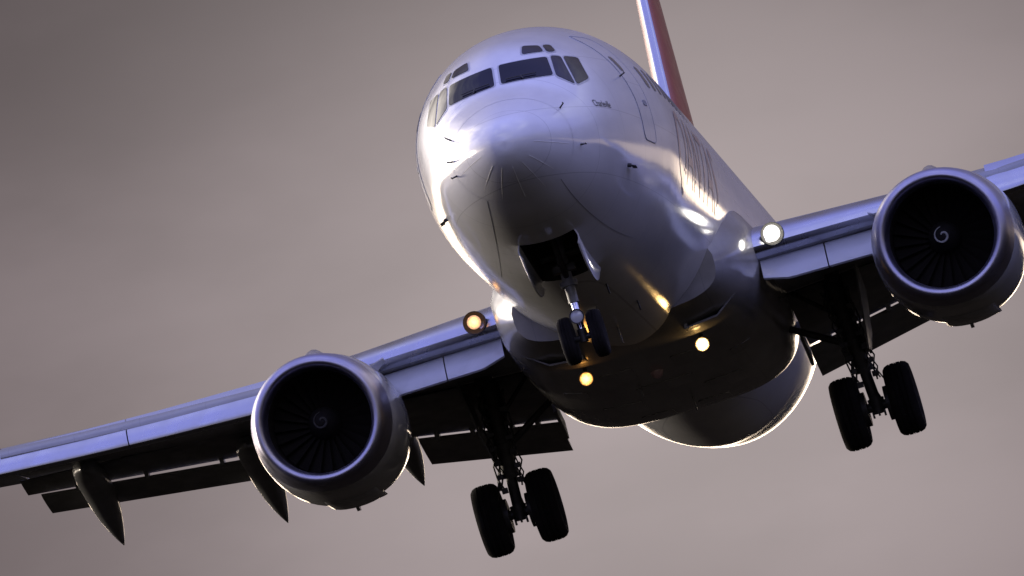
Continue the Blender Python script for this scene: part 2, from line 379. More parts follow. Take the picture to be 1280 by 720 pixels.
# --- patches that lie on the fuselage skin
def map_front(y, z):
    h, nrm, _, _ = BVH.ray_cast(Vector((-2, y, z)), Vector((1, 0, 0)))
    return h, (nrm if nrm and nrm.x < 0 else -nrm if nrm else None)
def map_side(sgn):
    def f(x, z):
        h, nrm, _, _ = BVH.ray_cast(Vector((x, sgn * 6, z)), Vector((0, -sgn, 0)))
        return h, nrm
    return f
def map_low(x, y):
    h, nrm, _, _ = BVH.ray_cast(Vector((x, y, -8)), Vector((0, 0, 1)))
    return h, nrm
def map_top(x, y):
    h, nrm, _, _ = BVH.ray_cast(Vector((x, y, 8)), Vector((0, 0, -1)))
    return h, nrm
def patch(mb, polys, fn, off=.004, step=.06, mi=0):
    """polys: list of 2D outlines; cut fine enough to follow the skin, lifted by off, with a skirt down to the skin"""
    for poly in polys:
        b = bmesh.new()
        b.faces.new([b.verts.new((p[0], p[1], 0)) for p in poly])
        for ax in (0, 1):
            lo = min(p[ax] for p in poly); hi = max(p[ax] for p in poly); k = int((hi - lo) / step)
            for i in range(1, k + 1):
                c = lo + (hi - lo) * i / (k + 1); no = Vector((1, 0, 0)) if ax == 0 else Vector((0, 1, 0))
                bmesh.ops.bisect_plane(b, geom=b.verts[:] + b.edges[:] + b.faces[:], plane_co=no * c, plane_no=no)
        bmesh.ops.triangulate(b, faces=b.faces[:])
        base = len(mb.v); ok = {}
        low = {}
        for v in b.verts:
            h, nm = fn(v.co.x, v.co.y)
            if h is None: h = Vector((0, 0, 0)); nm = Vector((0, 0, 1)); ok[v.index] = False
            v.index = len(mb.v) - base
            mb.v.append(tuple(h + nm.normalized() * off)); low[v.index] = h - nm.normalized() * .003
        for f in b.faces: mb.face([base + v.index for v in f.verts], mi)
        for e in b.edges:
            if len(e.link_faces) == 1:
                a_, c_ = e.verts
                k0 = len(mb.v); mb.v += [tuple(low[a_.index]), tuple(low[c_.index])]
                mb.face((base + a_.index, base + c_.index, k0 + 1, k0), mi)
        b.free()
    return mb
def strip2d(pts, w):
    """thin strip polygons round a 2D polyline"""
    out = []
    for (x0, y0), (x1, y1) in zip(pts[:-1], pts[1:]):
        d = math.hypot(x1 - x0, y1 - y0) or 1; nx, ny = -(y1 - y0) / d * w / 2, (x1 - x0) / d * w / 2
        out.append([(x0 + nx, y0 + ny), (x1 + nx, y1 + ny), (x1 - nx, y1 - ny), (x0 - nx, y0 - ny)])
    return out
def grow(poly, k):
    cx = sum(p[0] for p in poly) / len(poly); cy = sum(p[1] for p in poly) / len(poly)
    out = []
    for x, y in poly:
        d = math.hypot(x - cx, y - cy); out.append((cx + (x - cx) * (d + k) / d, cy + (y - cy) * (d + k) / d))
    return out
def rounded(poly, r=.05, n=4):
    out = []
    for i in range(len(poly)):
        p = Vector(poly[i]); a_ = Vector(poly[i - 1]); c_ = Vector(poly[(i + 1) % len(poly)])
        u = (a_ - p); v = (c_ - p); ra = min(r, u.length * .4, v.length * .4)
        s0 = p + u.normalized() * ra; s1 = p + v.normalized() * ra
        for k in range(n + 1):
            t = k / n; out.append(tuple((1 - t) ** 2 * s0 + 2 * t * (1 - t) * p + t * t * s1))
    return out

# -- cockpit glazing, outlines in (|y|, z) seen from ahead
WIN = dict(
    front=[(.05, .415), (.05, .745), (.71, .715), (.765, .375)],
    side2=[(.80, .36), (.76, .73), (.885, .70), (1.02, .175)],
    side3=[(1.045, .165), (.915, .70), (1.085, .67), (1.19, .27)],
    brow1=[(.39, .84), (.40, 1.0), (.62, .96), (.68, .83)],
    brow2=[(.725, .81), (.66, .965), (.76, .96), (.83, .81)],
)
for sg in (1, -1):
    for k in ('front', 'side2', 'side3', 'brow1', 'brow2'):
        poly = [(sg * y, z) for y, z in WIN[k]]
        build(patch(MB(), [rounded(grow(poly, .03), .05)], map_front, .004, .06), 'window_frame', 'frame', fuselage)
        build(patch(MB(), [rounded(poly, .04)], map_front, .010, .06), 'cockpit_window', 'glass' if k in ('front',) else 'glass2', fuselage)
    # wiper lying along the lower edge
    wb = MB()
    pts = []
    for t in (0, .25, .5, .75, 1):
        h, n_ = map_front(sg * (.12 + .42 * t), .455 - .012 * t); pts.append(h + n_ * .03)
    wb.path(pts, .008, 6); h, n_ = map_front(sg * .36, .40); wb.path([pts[2], h + n_ * .02], .01, 6)
    build(wb, 'windscreen_wiper', 'black', fuselage)
# -- doors: outline seams, service door to starboard and passenger door to port
def body_z(sg, x, z): return map_side(sg)(x, z)
for sg in (1, -1):
    d = rounded([(4.52, -.52), (5.36, -.52), (5.36, 1.22), (4.52, 1.22)], .16, 6)
    build(patch(MB(), [d], map_side(sg), .006, .08), 'door', 'white', fuselage)
    d2 = d + [d[0]]
    build(patch(MB(), strip2d(d2, .014), map_side(sg), .009, .12), 'door_seam', 'seam', fuselage)
    build(patch(MB(), [rounded([(4.72, .55), (4.92, .55), (4.92, .80), (4.72, .80)], .06)], map_side(sg), .012, .1), 'door_window', 'cabwin', fuselage)
    hb = MB(); 
    hb = patch(hb, [rounded([(4.98, .02), (5.2, .02), (5.2, .10), (4.98, .10)], .03)], map_side(sg), .014, .1)
    build(hb, 'door_handle', 'seam', fuselage)
# -- cabin windows
k = 0
x = 6.15
proto_w = {}
while x < 31.0:
    for sg in (-1, 1):
        if sg not in proto_w or x < 8.6:
            w_ = patch(MB(), [rounded([(x - .125, .40), (x + .125, .40), (x + .125, .76), (x - .125, .76)], .09, 3)], map_side(sg), .006, .12)
            o = build(w_, 'cabin_window', 'cabwin', fuselage)
            if x >= 8.6: proto_w[sg] = (o, x)
        else:
            o0, x0 = proto_w[sg]; o = o0.copy(); COL.objects.link(o); o.parent = fuselage
            o.location = Vector(o0.location) + Vector((x - x0, 0, 0))
    x += .508
# -- radome seam and lightning strips
sm = MB()
ring = fus_ring(1.02, 128)
pr = [Vector(p) for p in ring]; cc = sum(pr, Vector()) / len(pr)
sm.loft([[p + (p - cc).normalized() * .002 + Vector((dx_, 0, 0)) for p in pr] for dx_ in (-.003, .003)], True)
build(sm, 'radome_seam', 'seam', fuselage)
for ang in (-90, -132, -48, -165, -15, -68, -112):
    pts = []
    for t in range(9):
        xx = .22 + .72 * t / 8; zt, zb, w, zc = pchip(ZT, xx), pchip(ZB, xx), pchip(WW, xx), pchip(ZC, xx)
        c, s_ = math.cos(R(ang)), math.sin(R(ang))
        pts.append((xx, w * c * 1.003, zc + (zc - zb) * s_ * 1.003))
    build(MB().path(pts, .0035, 6), 'lightning_strip', 'strip', fuselage)
# -- probes and vanes
def probe(x, z, sg, kind='pitot'):
    h, n_ = map_side(sg)(x, z)
    b_ = MB()
    if kind == 'pitot':
        e = h + n_ * .085; b_.path([h, h + n_ * .05, e, e + Vector((-.11, 0, 0))], [.014, .011, .010, .007], 8)
    else:
        b_.path([h, h + n_ * .05], .03, 10); b_.prism([h + n_ * .05, h + n_ * .05 + Vector((.18, 0, -.02)), h + n_ * .12 + Vector((.16, 0, -.02)), h + n_ * .12 + Vector((.02, 0, 0))], (0, 0, .012))
    build(b_, 'air_data_probe', 'black', fuselage)
for sg in (1, -1):
    probe(1.14, -.235, sg); probe(.95 if sg > 0 else 1.22, -.56 if sg > 0 else -.80, sg); probe(3.3, -.98, sg, 'vane')
probe(1.0, -.76, 1); probe(4.35, .42, -1)
# skin seams on the lower nose, drain masts and belly antennas
for sg in (1, -1):
    build(patch(MB(), strip2d([(1.05, sg * .54), (5.28, sg * .98)], .008), map_low, .003, .12), 'skin_seam', 'seam', fuselage)
for x, y, hgt in ((8.3, 0, .28), (11.2, 0, .22)):
    h, n_ = map_low(x, y)
    build(MB().prism([h + Vector((-.14, 0, .02)), h + Vector((.18, 0, .02)), h + Vector((.22, 0, -hgt)), h + Vector((.06, 0, -hgt))], (0, .02, 0)), 'belly_antenna', 'fair', fuselage)
# -- lettering
def lettering(txt, x0, z0, size, width, matn, name, shear=0.0, sg=-1, lift=.006, step=.12):
    cu = bpy.data.curves.new('t', 'FONT'); cu.body = txt; cu.size = size; cu.shear = shear; cu.resolution_u = 6; cu.fill_mode = 'FRONT'
    o = bpy.data.objects.new('t', cu); COL.objects.link(o)
    dg = bpy.context.evaluated_depsgraph_get(); dg.update()
    me = bpy.data.meshes.new_from_object(o.evaluated_get(dg)); COL.objects.unlink(o); bpy.data.objects.remove(o)
    b = bmesh.new(); b.from_mesh(me)
    mx = max(v.co.x for v in b.verts); mn = min(v.co.x for v in b.verts); k = width / (mx - mn)
    for v in b.verts: v.co.x = (v.co.x - mn) * k
    for ax, lo, hi in ((0, 0, width), (1, -.3 * size, size)):
        q = lo + step
        while q < hi:
            no = Vector((1, 0, 0)) if ax == 0 else Vector((0, 1, 0))
            bmesh.ops.bisect_plane(b, geom=b.verts[:] + b.edges[:] + b.faces[:], plane_co=no * q, plane_no=no); q += step
    bmesh.ops.triangulate(b, faces=b.faces[:])
    out = MB(); b.verts.index_update()
    f = map_side(sg)
    for v in b.verts:
        h, n_ = f(x0 + v.co.x, z0 + v.co.y); out.v.append(tuple(h + n_ * lift))
    for fc in b.faces: out.face([v.index for v in fc.verts])
    b.free()
    return build(out, name, matn, fuselage)
lettering('QANTAS', 7.4, -.78, 1.5, 5.6, 'redt', 'airline_title', .25)
lettering('Charleville', 2.12, -.21, .15, .66, 'black', 'name_lettering', .2, step=.05)

# --- wing to body fairing
FB = [(12.3, -1.95), (12.9, -2.03), (13.6, -2.14), (14.6, -2.19), (15.4, -2.23), (16.6, -2.30), (19, -2.41), (20.4, -2.42), (21.5, -2.37), (22.3, -2.25)]
FW = [(12.3, 1.55), (12.9, 1.74), (13.6, 1.90), (14.6, 2.0), (16, 2.06), (19, 2.06), (21.3, 2.0), (22.3, 1.93)]
FZ = [(12.3, -1.35), (12.9, -1.2), (13.8, -1.0), (15, -.75), (22.3, -.75)]
def fair_ring(x, n=48):
    zb, w, z0 = pchip(FB, x), pchip(FW, x), pchip(FZ, x); out = [(x, -1.2, z0 + .55), (x, -w * .93, z0 + .28)]
    e = 2 / 3.7
    for i in range(n + 1):
        t = PI + PI * i / n; c, s_ = math.cos(t), math.sin(t)
        out.append((x, w * math.copysign(abs(c) ** e, c), z0 + (z0 - zb) * -abs(s_) ** e))
    out += [(x, w * .93, z0 + .28), (x, 1.2, z0 + .55)]
    return out
fr = [fair_ring(12.3 + .2 * i) for i in range(51)]
last = fair_ring(22.3); mid = Vector((22.3, 0, -1.0))
fr.append([(22.42, p[1] * .99, lerp(p[2], -1.0, .01)) for p in last])
fr.append([(22.44, p[1] * .93, lerp(p[2], -1.0, .05)) for p in last])
fairing = build(MB().loft(fr, True, True, True), 'wing_body_fairing', 'fair', plane, 40)
for sg in (1, -1):   # ram air inlets at the front corners of the fairing
    q = [(.78, -2.17), (1.30, -2.12), (1.66, -1.86), (1.72, -1.60), (1.50, -1.58), (.82, -1.90)]
    b_ = MB()
    outer = [(13.35, sg * y, z) for y, z in q]; back = [(14.5, sg * y * .96, z + .05) for y, z in q]
    cy = sum(p[1] for p in outer) / 6; cz = sum(p[2] for p in outer) / 6
    inner = [(13.36, lerp(p[1], cy, .10), lerp(p[2], cz, .12)) for p in outer]
    deep = [(13.7, p[1], p[2]) for p in inner]
    b_.loft([back, outer, inner], True, True, False, 0); b_.loft([inner, deep], True, False, True, 1)
    build(b_, 'ram_air_inlet', ['fair', 'black'], fairing)

# access panels, drains and aerials on the keel
fbm = bmesh.new(); fbm.from_mesh(fairing.data); fbm.transform(Matrix.Translation(Vector(fairing['bc']))); FBVH = BVHTree.FromBMesh(fbm); fbm.free()
def map_keel(x, y):
    h, nrm, _, _ = FBVH.ray_cast(Vector((x, y, -8)), Vector((0, 0, 1)))
    if h is None: return map_low(x, y)
    return h, nrm
for (x0, y0, w, l) in ((15.9, .55, .5, .9), (15.9, -.55, .5, .9), (17.6, 0, .9, .7), (18.9, .8, .6, 1.1), (18.9, -.8, .6, 1.1), (20.6, .45, .5, .8), (20.6, -.45, .5, .8), (16.8, 1.3, .35, .5), (16.8, -1.3, .35, .5)):
    q = rounded([(x0 - l / 2, y0 - w / 2), (x0 + l / 2, y0 - w / 2), (x0 + l / 2, y0 + w / 2), (x0 - l / 2, y0 + w / 2)], .08)
    build(patch(MB(), [q], map_keel, .012, .15), 'access_panel', 'fair', fairing)
for x, y, hgt in ((17.1, .35, .16), (19.6, -.2, .20)):
    h, n_ = map_keel(x, y)
    build(MB().prism([h + Vector((-.1, 0, .02)), h + Vector((.12, 0, .02)), h + Vector((.16, 0, -hgt)), h + Vector((.06, 0, -hgt))], (0, .025, 0)), 'drain_mast', 'fair', fairing)
h, n_ = map_keel(16.3, 0)
build(MB().lathe([(-.02, .10), (.03, .10), (.08, .075), (.11, .03), (.115, .001)], h, (0, 0, -1), 20), 'beacon_light', 'redt', fairing)
for x, y in ((9.6, -.5), (10.4, .45), (6.6, -.35)):
    h, n_ = map_low(x, y)
    build(MB().prism([h + Vector((-.08, 0, .02)), h + Vector((.12, 0, .02)), h + Vector((.15, 0, -.13)), h + Vector((.06, 0, -.13))], (0, .02, 0)), 'belly_antenna', 'black', fuselage)
# --- wings
def af(c):   # half thickness of the section, unit chord, unit thickness
    return 5 * (.2969 * math.sqrt(max(c, 0)) - .1260 * c - .3516 * c * c + .2843 * c ** 3 - .1036 * c ** 4)
def section(y, xle, zle, ch, th, inc, cut=1.0, n=22, c0=0.0):
    cs = [c0 + (cut - c0) * (1 - math.cos(PI * i / n)) / 2 for i in range(n + 1)]
    up = []; lo = []
    for c in cs:
        t = af(c) * th; cam = .018 * 4 * c * (1 - c) + .006 * c
        zz = -c * math.tan(R(inc))
        up.append((xle + c * ch, y, zle + (t + cam + zz) * ch)); lo.append((xle + c * ch, y, zle + (-t * .92 + cam + zz) * ch))
    return up[::-1] + lo[1:]
WST = [ # y, xle, zle, xte, thick, incidence
    (1.0, 14.2, -1.17, 21.6, .125, 1.2), (1.9, 14.76, -1.10, 21.6, .125, 1.2), (3.0, 15.42, -1.03, 21.6, .122, 1.2), (4.3, 16.2, -.95, 21.65, .118, 1.2),
    (5.7, 17.05, -.83, 21.75, .113, 1.0), (7.6, 18.04, -.62, 22.35, .108, .8), (8.9, 18.72, -.46, 22.8, .106, .6), (10.3, 19.45, -.27, 23.25, .105, .4), (10.34, 19.47, -.265, 23.26, .105, .4),
    (13.0, 20.85, .10, 24.1, .10, 0), (15.5, 22.15, .50, 24.9, .10, -.4), (17.1, 23.0, .78, 25.4, .10, -.8)]
def wst(y):
    for a_, b_ in zip(WST[:-1], WST[1:]):
        if a_[0] <= y <= b_[0]:
            t = (y - a_[0]) / (b_[0] - a_[0]); return [lerp(p, q, t) for p, q in zip(a_, b_)]
def wsec(y, cut=1.0, **k):
    _, x0, z0, x1, th, inc = wst(y); return section(y, x0, z0, x1 - x0, th, inc, cut, **k)
def slat(y0, y1, drop=.27, fwd=.20, rot=-22):
    rings = []
    for i in range(9):
        y = lerp(y0, y1, i / 8); _, x0, z0, x1, th, inc = wst(y); ch = x1 - x0
        up = []; 
        cs = [.15, .12, .09, .06, .035, .016, .004, 0, .004, .016, .03, .045]
        pts = []
        for j, c in enumerate(cs):
            t = af(c) * th * ch; cam = .07 * c * ch
            pts.append((c * ch, (t if j < 7 else -t if j > 7 else 0) + cam))
        inn = [(p[0] * .86 + .035 * ch, p[1] * .62 + .004 * ch) for p in pts[1:-1]][::-1]
        loop = pts + inn
        a_ = R(rot); out = []
        for px_, pz in loop:
            qx = px_ * math.cos(a_) + pz * math.sin(-a_) * -1; qz = px_ * -math.sin(a_) * 1 + pz * math.cos(a_)
            out.append((x0 - fwd + qx, y, z0 - drop + qz))
        rings.append(out)
    return MB().loft(rings, True, True, True)
def flapsec(y, p0, p1, th, n=12):
    """simple wing-like vane between nose p0=(x,z) and tail p1"""
    d = Vector((p1[0] - p0[0], p1[1] - p0[1])); L_ = d.length; u = d / L_; v = Vector((-u.y, u.x)); up = []; lo = []
    for i in range(n + 1):
        c = (1 - math.cos(PI * i / n)) / 2; t = af(c) * th * L_
        b_ = Vector(p0) + u * c * L_
        q = b_ + v * t; up.append((q.x, y, q.y)); q = b_ - v * t * .6; lo.append((q.x, y, q.y))
    return up[::-1] + lo[1:-1]
def flap(ya, yb, A0, A1, B0, B1, th):
    return MB().loft([flapsec(lerp(ya, yb, t), [lerp(A0[0], B0[0], t), lerp(A0[1], B0[1], t)], [lerp(A1[0], B1[0], t), lerp(A1[1], B1[1], t)], th) for t in (0, .25, .5, .75, 1)], True, True, True)
def canoe(yt, xt, zt, x0, z0, w=.24):
    """track fairing: blunt boat under the wing, its aft end drooped to a sharp point with the flap"""
    rings = []; H = z0 - zt
    for t, ww, lo, hi in ((0, .10, .02, -.06), (.04, .45, .07, -.14), (.12, .80, .16, -.22), (.28, .98, .30, -.26), (.45, 1.0, .46, -.20), (.60, .97, .62, -.08),
                          (.72, .84, .75, .12), (.82, .62, .855, .36), (.90, .40, .925, .60), (.96, .19, .972, .82), (1, .03, 1.0, .985)):
        x = lerp(x0, xt, t); a = z0 - H * lo; b = z0 - H * hi; cz = (a + b) / 2; hz = (b - a) / 2
        rings.append([(x, yt + w * ww * math.copysign(abs(math.cos(q)) ** .85, math.cos(q)), cz + hz * math.sin(q)) for q in [2 * PI * i / 28 for i in range(28)]])
    return MB().loft(rings, True, True, True)
def side(mb, sg): return mb if sg > 0 else mir(mb)

for sg in (1, -1):
    inner = [wsec(y, .80) for y in (1.0, 1.9, 3.0, 4.3, 5.7, 7.6, 8.9, 10.3)]
    outer = [wsec(y, 1.0) for y in (10.34, 11.7, 13.0, 14.3, 15.5, 17.1)]
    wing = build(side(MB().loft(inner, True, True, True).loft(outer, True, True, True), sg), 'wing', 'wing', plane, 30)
    # winglet
    wl = []
    for t in [i / 8 for i in range(9)]:
        a_ = R(8 + 72 * min(1, t * 1.6)); 
        if t == 0: py, pz = 17.1, .79
        else: py += .32 * math.cos(a_); pz += .32 * math.sin(a_)
        ch = lerp(2.0, .7, t); xx = 23.3 + 2.1 * t
        nx = Vector((0, -math.sin(a_), math.cos(a_)))
        cs = [(1 - math.cos(PI * i / 10)) / 2 for i in range(11)]
        up = [Vector((xx + c * ch, py, pz)) + nx * af(c) * .09 * ch for c in cs]; lo = [Vector((xx + c * ch, py, pz)) - nx * af(c) * .09 * ch for c in cs]
        wl.append(up[::-1] + lo[1:-1])
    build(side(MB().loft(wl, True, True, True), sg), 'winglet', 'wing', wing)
    # bright metal nose skin between body and engine
    cap = []
    for y in [1.95 + (4.75 - 1.95) * i / 10 for i in range(11)]:
        _, x0, z0, x1, th, inc = wst(y); ch = x1 - x0
        pts = []
        for c in (.075, .05, .03, .015, .005):
            pts.append((x0 + c * ch, z0 + (af(c) * th + .07 * c) * ch))
        pts.append((x0, z0))
        for c in (.004, .010, .018, .028): pts.append((x0 + c * ch, z0 + (-af(c) * th * .92 + .07 * c) * ch))
        # push 8 mm proud of the wing skin
        cx_, cz_ = x0 + .08 * ch, z0
        ring = []
        for px_, pz in pts:
            v = Vector((px_ - cx_, pz - cz_)).normalized() * .010; ring.append((px_ + v.x, y, pz + v.y))
        ring += [(px_ + .02, y, lerp(pz, cz_, .12)) for px_, pz in pts[::-1]]
        cap.append(ring)
    build(side(MB().loft(cap, True, True, True), sg), 'leading_edge', 'lemetal', wing)
    # leading edge flaps hanging forward and down, each a curved panel
    for ya, yb in ((2.03, 2.98), (3.0, 4.12)):
        rings = []
        for i in range(9):
            y = lerp(ya, yb, i / 8); _, x0, z0, x1, th, inc = wst(y)
            ins = .0 if y > 2.4 else (2.4 - y) * .45        # slanted inner end
            pts = []
            for t in [j / 8 for j in range(9)]:
                L_ = .52 - ins * .9
                px_ = x0 + .26 - L_ * .62 * t; pz = z0 - .20 - L_ * (.55 * t + .14 * t * t)
                pts.append((px_, pz))
            # bull nose along the lower edge
            px_, pz = pts[-1]; pts += [(px_ - .015, pz - .03), (px_ + .01, pz - .055), (px_ + .045, pz - .05)]
            back = [(a_ + .03, b_ + .012) for a_, b_ in pts[:-2]][::-1]
            rings.append([(a_, y, b_) for a_, b_ in pts + back])
        build(side(MB().loft(rings, True, True, True), sg), 'leading_edge_flap', 'krug', wing)
    for ya, yb in ((5.55, 8.18), (8.2, 11.2), (11.22, 14.2), (14.22, 16.9)):
        build(side(slat(ya, yb), sg), 'slat', 'lemetal', wing)
    # trailing edge flaps: forward and aft segment, inboard and outboard
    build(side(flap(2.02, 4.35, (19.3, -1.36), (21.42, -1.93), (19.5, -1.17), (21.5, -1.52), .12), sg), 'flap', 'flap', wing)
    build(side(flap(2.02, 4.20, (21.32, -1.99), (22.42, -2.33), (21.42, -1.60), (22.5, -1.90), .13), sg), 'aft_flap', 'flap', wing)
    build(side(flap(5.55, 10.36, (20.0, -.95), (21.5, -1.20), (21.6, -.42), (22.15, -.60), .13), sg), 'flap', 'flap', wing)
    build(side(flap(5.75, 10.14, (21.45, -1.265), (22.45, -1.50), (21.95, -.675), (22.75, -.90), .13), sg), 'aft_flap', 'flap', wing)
    # small brackets bridging the slot, a kinked link beside each
    for y in (2.35, 2.75, 3.35, 3.9):
        t = (y - 2.02) / 2.33; z = lerp(-1.95, -1.55, t)
        build(side(MB().box((21.42, y, z - .01), (.3, .07, .12)), sg), 'flap_bracket', 'flap', wing)
    for y in (6.2, 7.25, 8.45, 9.55):
        t = (y - 5.55) / 4.81; z = lerp(-1.22, -.62, t); x = lerp(21.5, 22.1, t)
        build(side(MB().box((x, y, z - .01), (.3, .06, .12)), sg), 'flap_bracket', 'flap', wing)
    build(side(MB().box((21.1, 1.98, -1.93), (1.0, .05, .30), Matrix.Rotation(R(20), 3, 'Y')), sg), 'flap_end_seal', 'flap', wing)
    for a_ in ((4.47, 23.2, -2.10, 19.9, -1.25), (6.67, 23.1, -2.06, 20.0, -1.12), (9.22, 22.95, -1.68, 20.2, -.72)):
        build(side(canoe(*a_), sg), 'flap_track_fairing', 'canoe', wing)
    # landing light set in the wing root: dark bowl and lamp
    o = (15.02, sg * 2.33, -.965)
    bowl = MB().lathe([(-.10, .02), (-.04, .13), (.015, .165), (.02, .175), (-.05, .18), (-.14, .12)], (14.93, sg * 2.33, -.965), (-1, 0, 0), 24)
    b_ = build(bowl, 'landing_light', 'black', wing)
    r_ = .125 if sg < 0 else .105
    build(MB().lathe([(.0, .0001), (.0, r_), (-.03, r_), (-.03, .0001)], (14.885, sg * 2.33, -.965), (1, 0, 0), 24), 'lamp', 'lampw' if sg < 0 else 'lampy', b_)

# --- engines
def nring(o, x, w, ht, hb, n=64, e=2.0):
    out = []
    for i in range(n):
        t = 2 * PI * i / n; c, s_ = math.cos(t), math.sin(t); ee = 2 / (e if s_ < 0 else 2.0)
        y = w * math.copysign(abs(c) ** ee, c); z = (ht if s_ > 0 else hb) * math.copysign(abs(s_) ** ee, s_)
        out.append((o[0] + x, o[1] + y, o[2] + z))
    return out
for sg in (1, -1):
    O = (13.15, sg * 4.83, -1.88)
    droop = lambda x: .045 * max(0, 1 - x / 1.2)
    def rg(x, w, ht, hb, e=2.0): 
        q = nring(O, x, w, ht, hb, 64, e); d = -droop(x); return [(a_, b_, c_ + d) for a_, b_, c_ in q]
    cowl = MB().loft([rg(*p) for p in ((.48, 1.05, 1.02, 1.02, 2.1), (.5, 1.06, 1.03, 1.03, 2.1), (1.0, 1.11, 1.06, 1.07, 2.15), (1.6, 1.13, 1.07, 1.10, 2.2), (2.2, 1.12, 1.07, 1.11, 2.2), (2.8, 1.07, 1.04, 1.07, 2.15), (3.3, .99, .98, 1.0, 2.1), (3.9, .84, .86, .86, 2.0), (3.9, .80, .82, .82), (3.0, .80, .8, .8))], True)
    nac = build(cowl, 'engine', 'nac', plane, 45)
    lipr = [rg(*p) for p in ((.50, 1.063, 1.033, 1.033, 2.1), (.36, 1.04, 1.02, 1.015, 2.08), (.21, 1.008, 1.003, .993, 2.05), (.10, .985, .98, .97, 2.03), (.035, .95, .945, .935, 2.0), (.005, .915, .91, .90), (.0, .885, .88, .87), (.012, .855, .85, .84), (.05, .825, .82, .81), (.12, .80, .80, .79), (.22, .785, .785, .78), (.30, .78, .78, .775))]
    build(MB().loft(lipr, True), 'inlet_lip', 'lip', nac, 60)
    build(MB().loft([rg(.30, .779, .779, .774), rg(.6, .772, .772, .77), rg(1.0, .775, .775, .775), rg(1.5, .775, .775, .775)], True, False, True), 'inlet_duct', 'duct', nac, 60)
    fb = MB()
    for k in range(24):
        a0 = 2 * PI * k / 24; rings = []
        for r_ in (.22, .40, .58, .765):
            tw = R(25 + 35 * (r_ / .765)); ch = .09 + .07 * r_
            pts = []
            for u_, v_ in ((-1, 0), (0, .10), (1, 0), (0, -.10)):
                ax_ = u_ * ch * math.cos(tw) - v_ * ch * math.sin(tw); tn = u_ * ch * math.sin(tw) + v_ * ch * math.cos(tw)
                aa = a0 + tn / r_
                pts.append((O[0] + 1.0 + ax_, O[1] + r_ * math.cos(aa), O[2] + r_ * math.sin(aa)))
            rings.append(pts)
        fb.loft(rings, True, True, True)
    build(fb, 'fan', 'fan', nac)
    sp = MB().lathe([(0, .0), (.01, .04), (.05, .09), (.14, .16), (.26, .215), (.40, .25), (.42, .25)], (O[0] + .55, O[1], O[2]), (1, 0, 0), 32)
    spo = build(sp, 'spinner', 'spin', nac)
    pts = []
    for k in range(34):
        t = k / 33; a_ = t * 2 * PI * 1.15 + .6; r_ = .02 + .125 * t
        xx = .003 + .14 * (r_ / .16) ** 2
        pts.append((O[0] + .55 + xx - .012, O[1] + r_ * math.cos(a_), O[2] + r_ * math.sin(a_)))
    build(MB().path(pts, [.006 + .012 * math.sin(PI * min(1, (k + 4) / 36)) for k in range(34)], 6), 'spinner_mark', 'swirl' if sg < 0 else 'swirl_shaded', nac)
    build(MB().lathe([(3.3, .62), (3.9, .60), (4.4, .52), (4.9, .43), (4.9, .40), (4.2, .42)], (O[0], O[1], O[2]), (1, 0, 0), 40), 'core_nozzle', 'hot', nac)
    build(MB().lathe([(4.3, .34), (4.9, .27), (5.5, .10), (5.7, .01)], O, (1, 0, 0), 32), 'exhaust_cone', 'hot', nac)
    # pylon
    py = []
    for x, w, z0, z1 in ((14.2, .03, -.95, -.80), (14.6, .12, -1.1, -.72), (15.3, .19, -1.2, -.60), (16.4, .21, -1.2, -.56), (17.6, .2, -1.3, -.62), (18.8, .12, -1.3, -.8), (19.6, .03, -1.25, -1.0)):
        py.append([(x, O[1] + w * math.cos(a_), (z0 + z1) / 2 + (z1 - z0) / 2 * math.sin(a_)) for a_ in [2 * PI * i / 20 for i in range(20)]])
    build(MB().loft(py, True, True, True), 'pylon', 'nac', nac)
    # vortex strake on the inboard shoulder
    s_ = -sg
    a_ = R(38); base = Vector((O[0], O[1] + s_ * 1.08 * math.cos(a_), O[2] + 1.03 * math.sin(a_))); nn_ = Vector((0, s_ * math.cos(a_), math.sin(a_)))
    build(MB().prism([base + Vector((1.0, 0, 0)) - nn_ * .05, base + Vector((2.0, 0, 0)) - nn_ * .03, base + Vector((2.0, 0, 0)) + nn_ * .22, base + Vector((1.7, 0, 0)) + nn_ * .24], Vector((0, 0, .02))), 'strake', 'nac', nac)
    # drain mast and accessory bulge under the cowl
    build(MB().prism([(O[0] + 2.9, O[1] + .05, O[2] - 1.02), (O[0] + 3.3, O[1] + .05, O[2] - .95), (O[0] + 3.32, O[1] + .05, O[2] - 1.12), (O[0] + 3.16, O[1] + .05, O[2] - 1.14)], (0, .05, 0)), 'drain_mast', 'nac', nac)
    bl = []
    for x, k in ((1.5, .2), (1.7, .85), (2.2, 1), (2.7, .9), (3.1, .3)):
        bl.append([(O[0] + x, O[1] + .42 * math.cos(q), O[2] - 1.02 - .13 * k * math.sin(q)) for q in [PI * i / 12 for i in range(13)]] + [(O[0] + x, O[1], O[2] - .9)])
    build(MB().loft(bl, True, True, True), 'access_fairing', 'nac', nac)

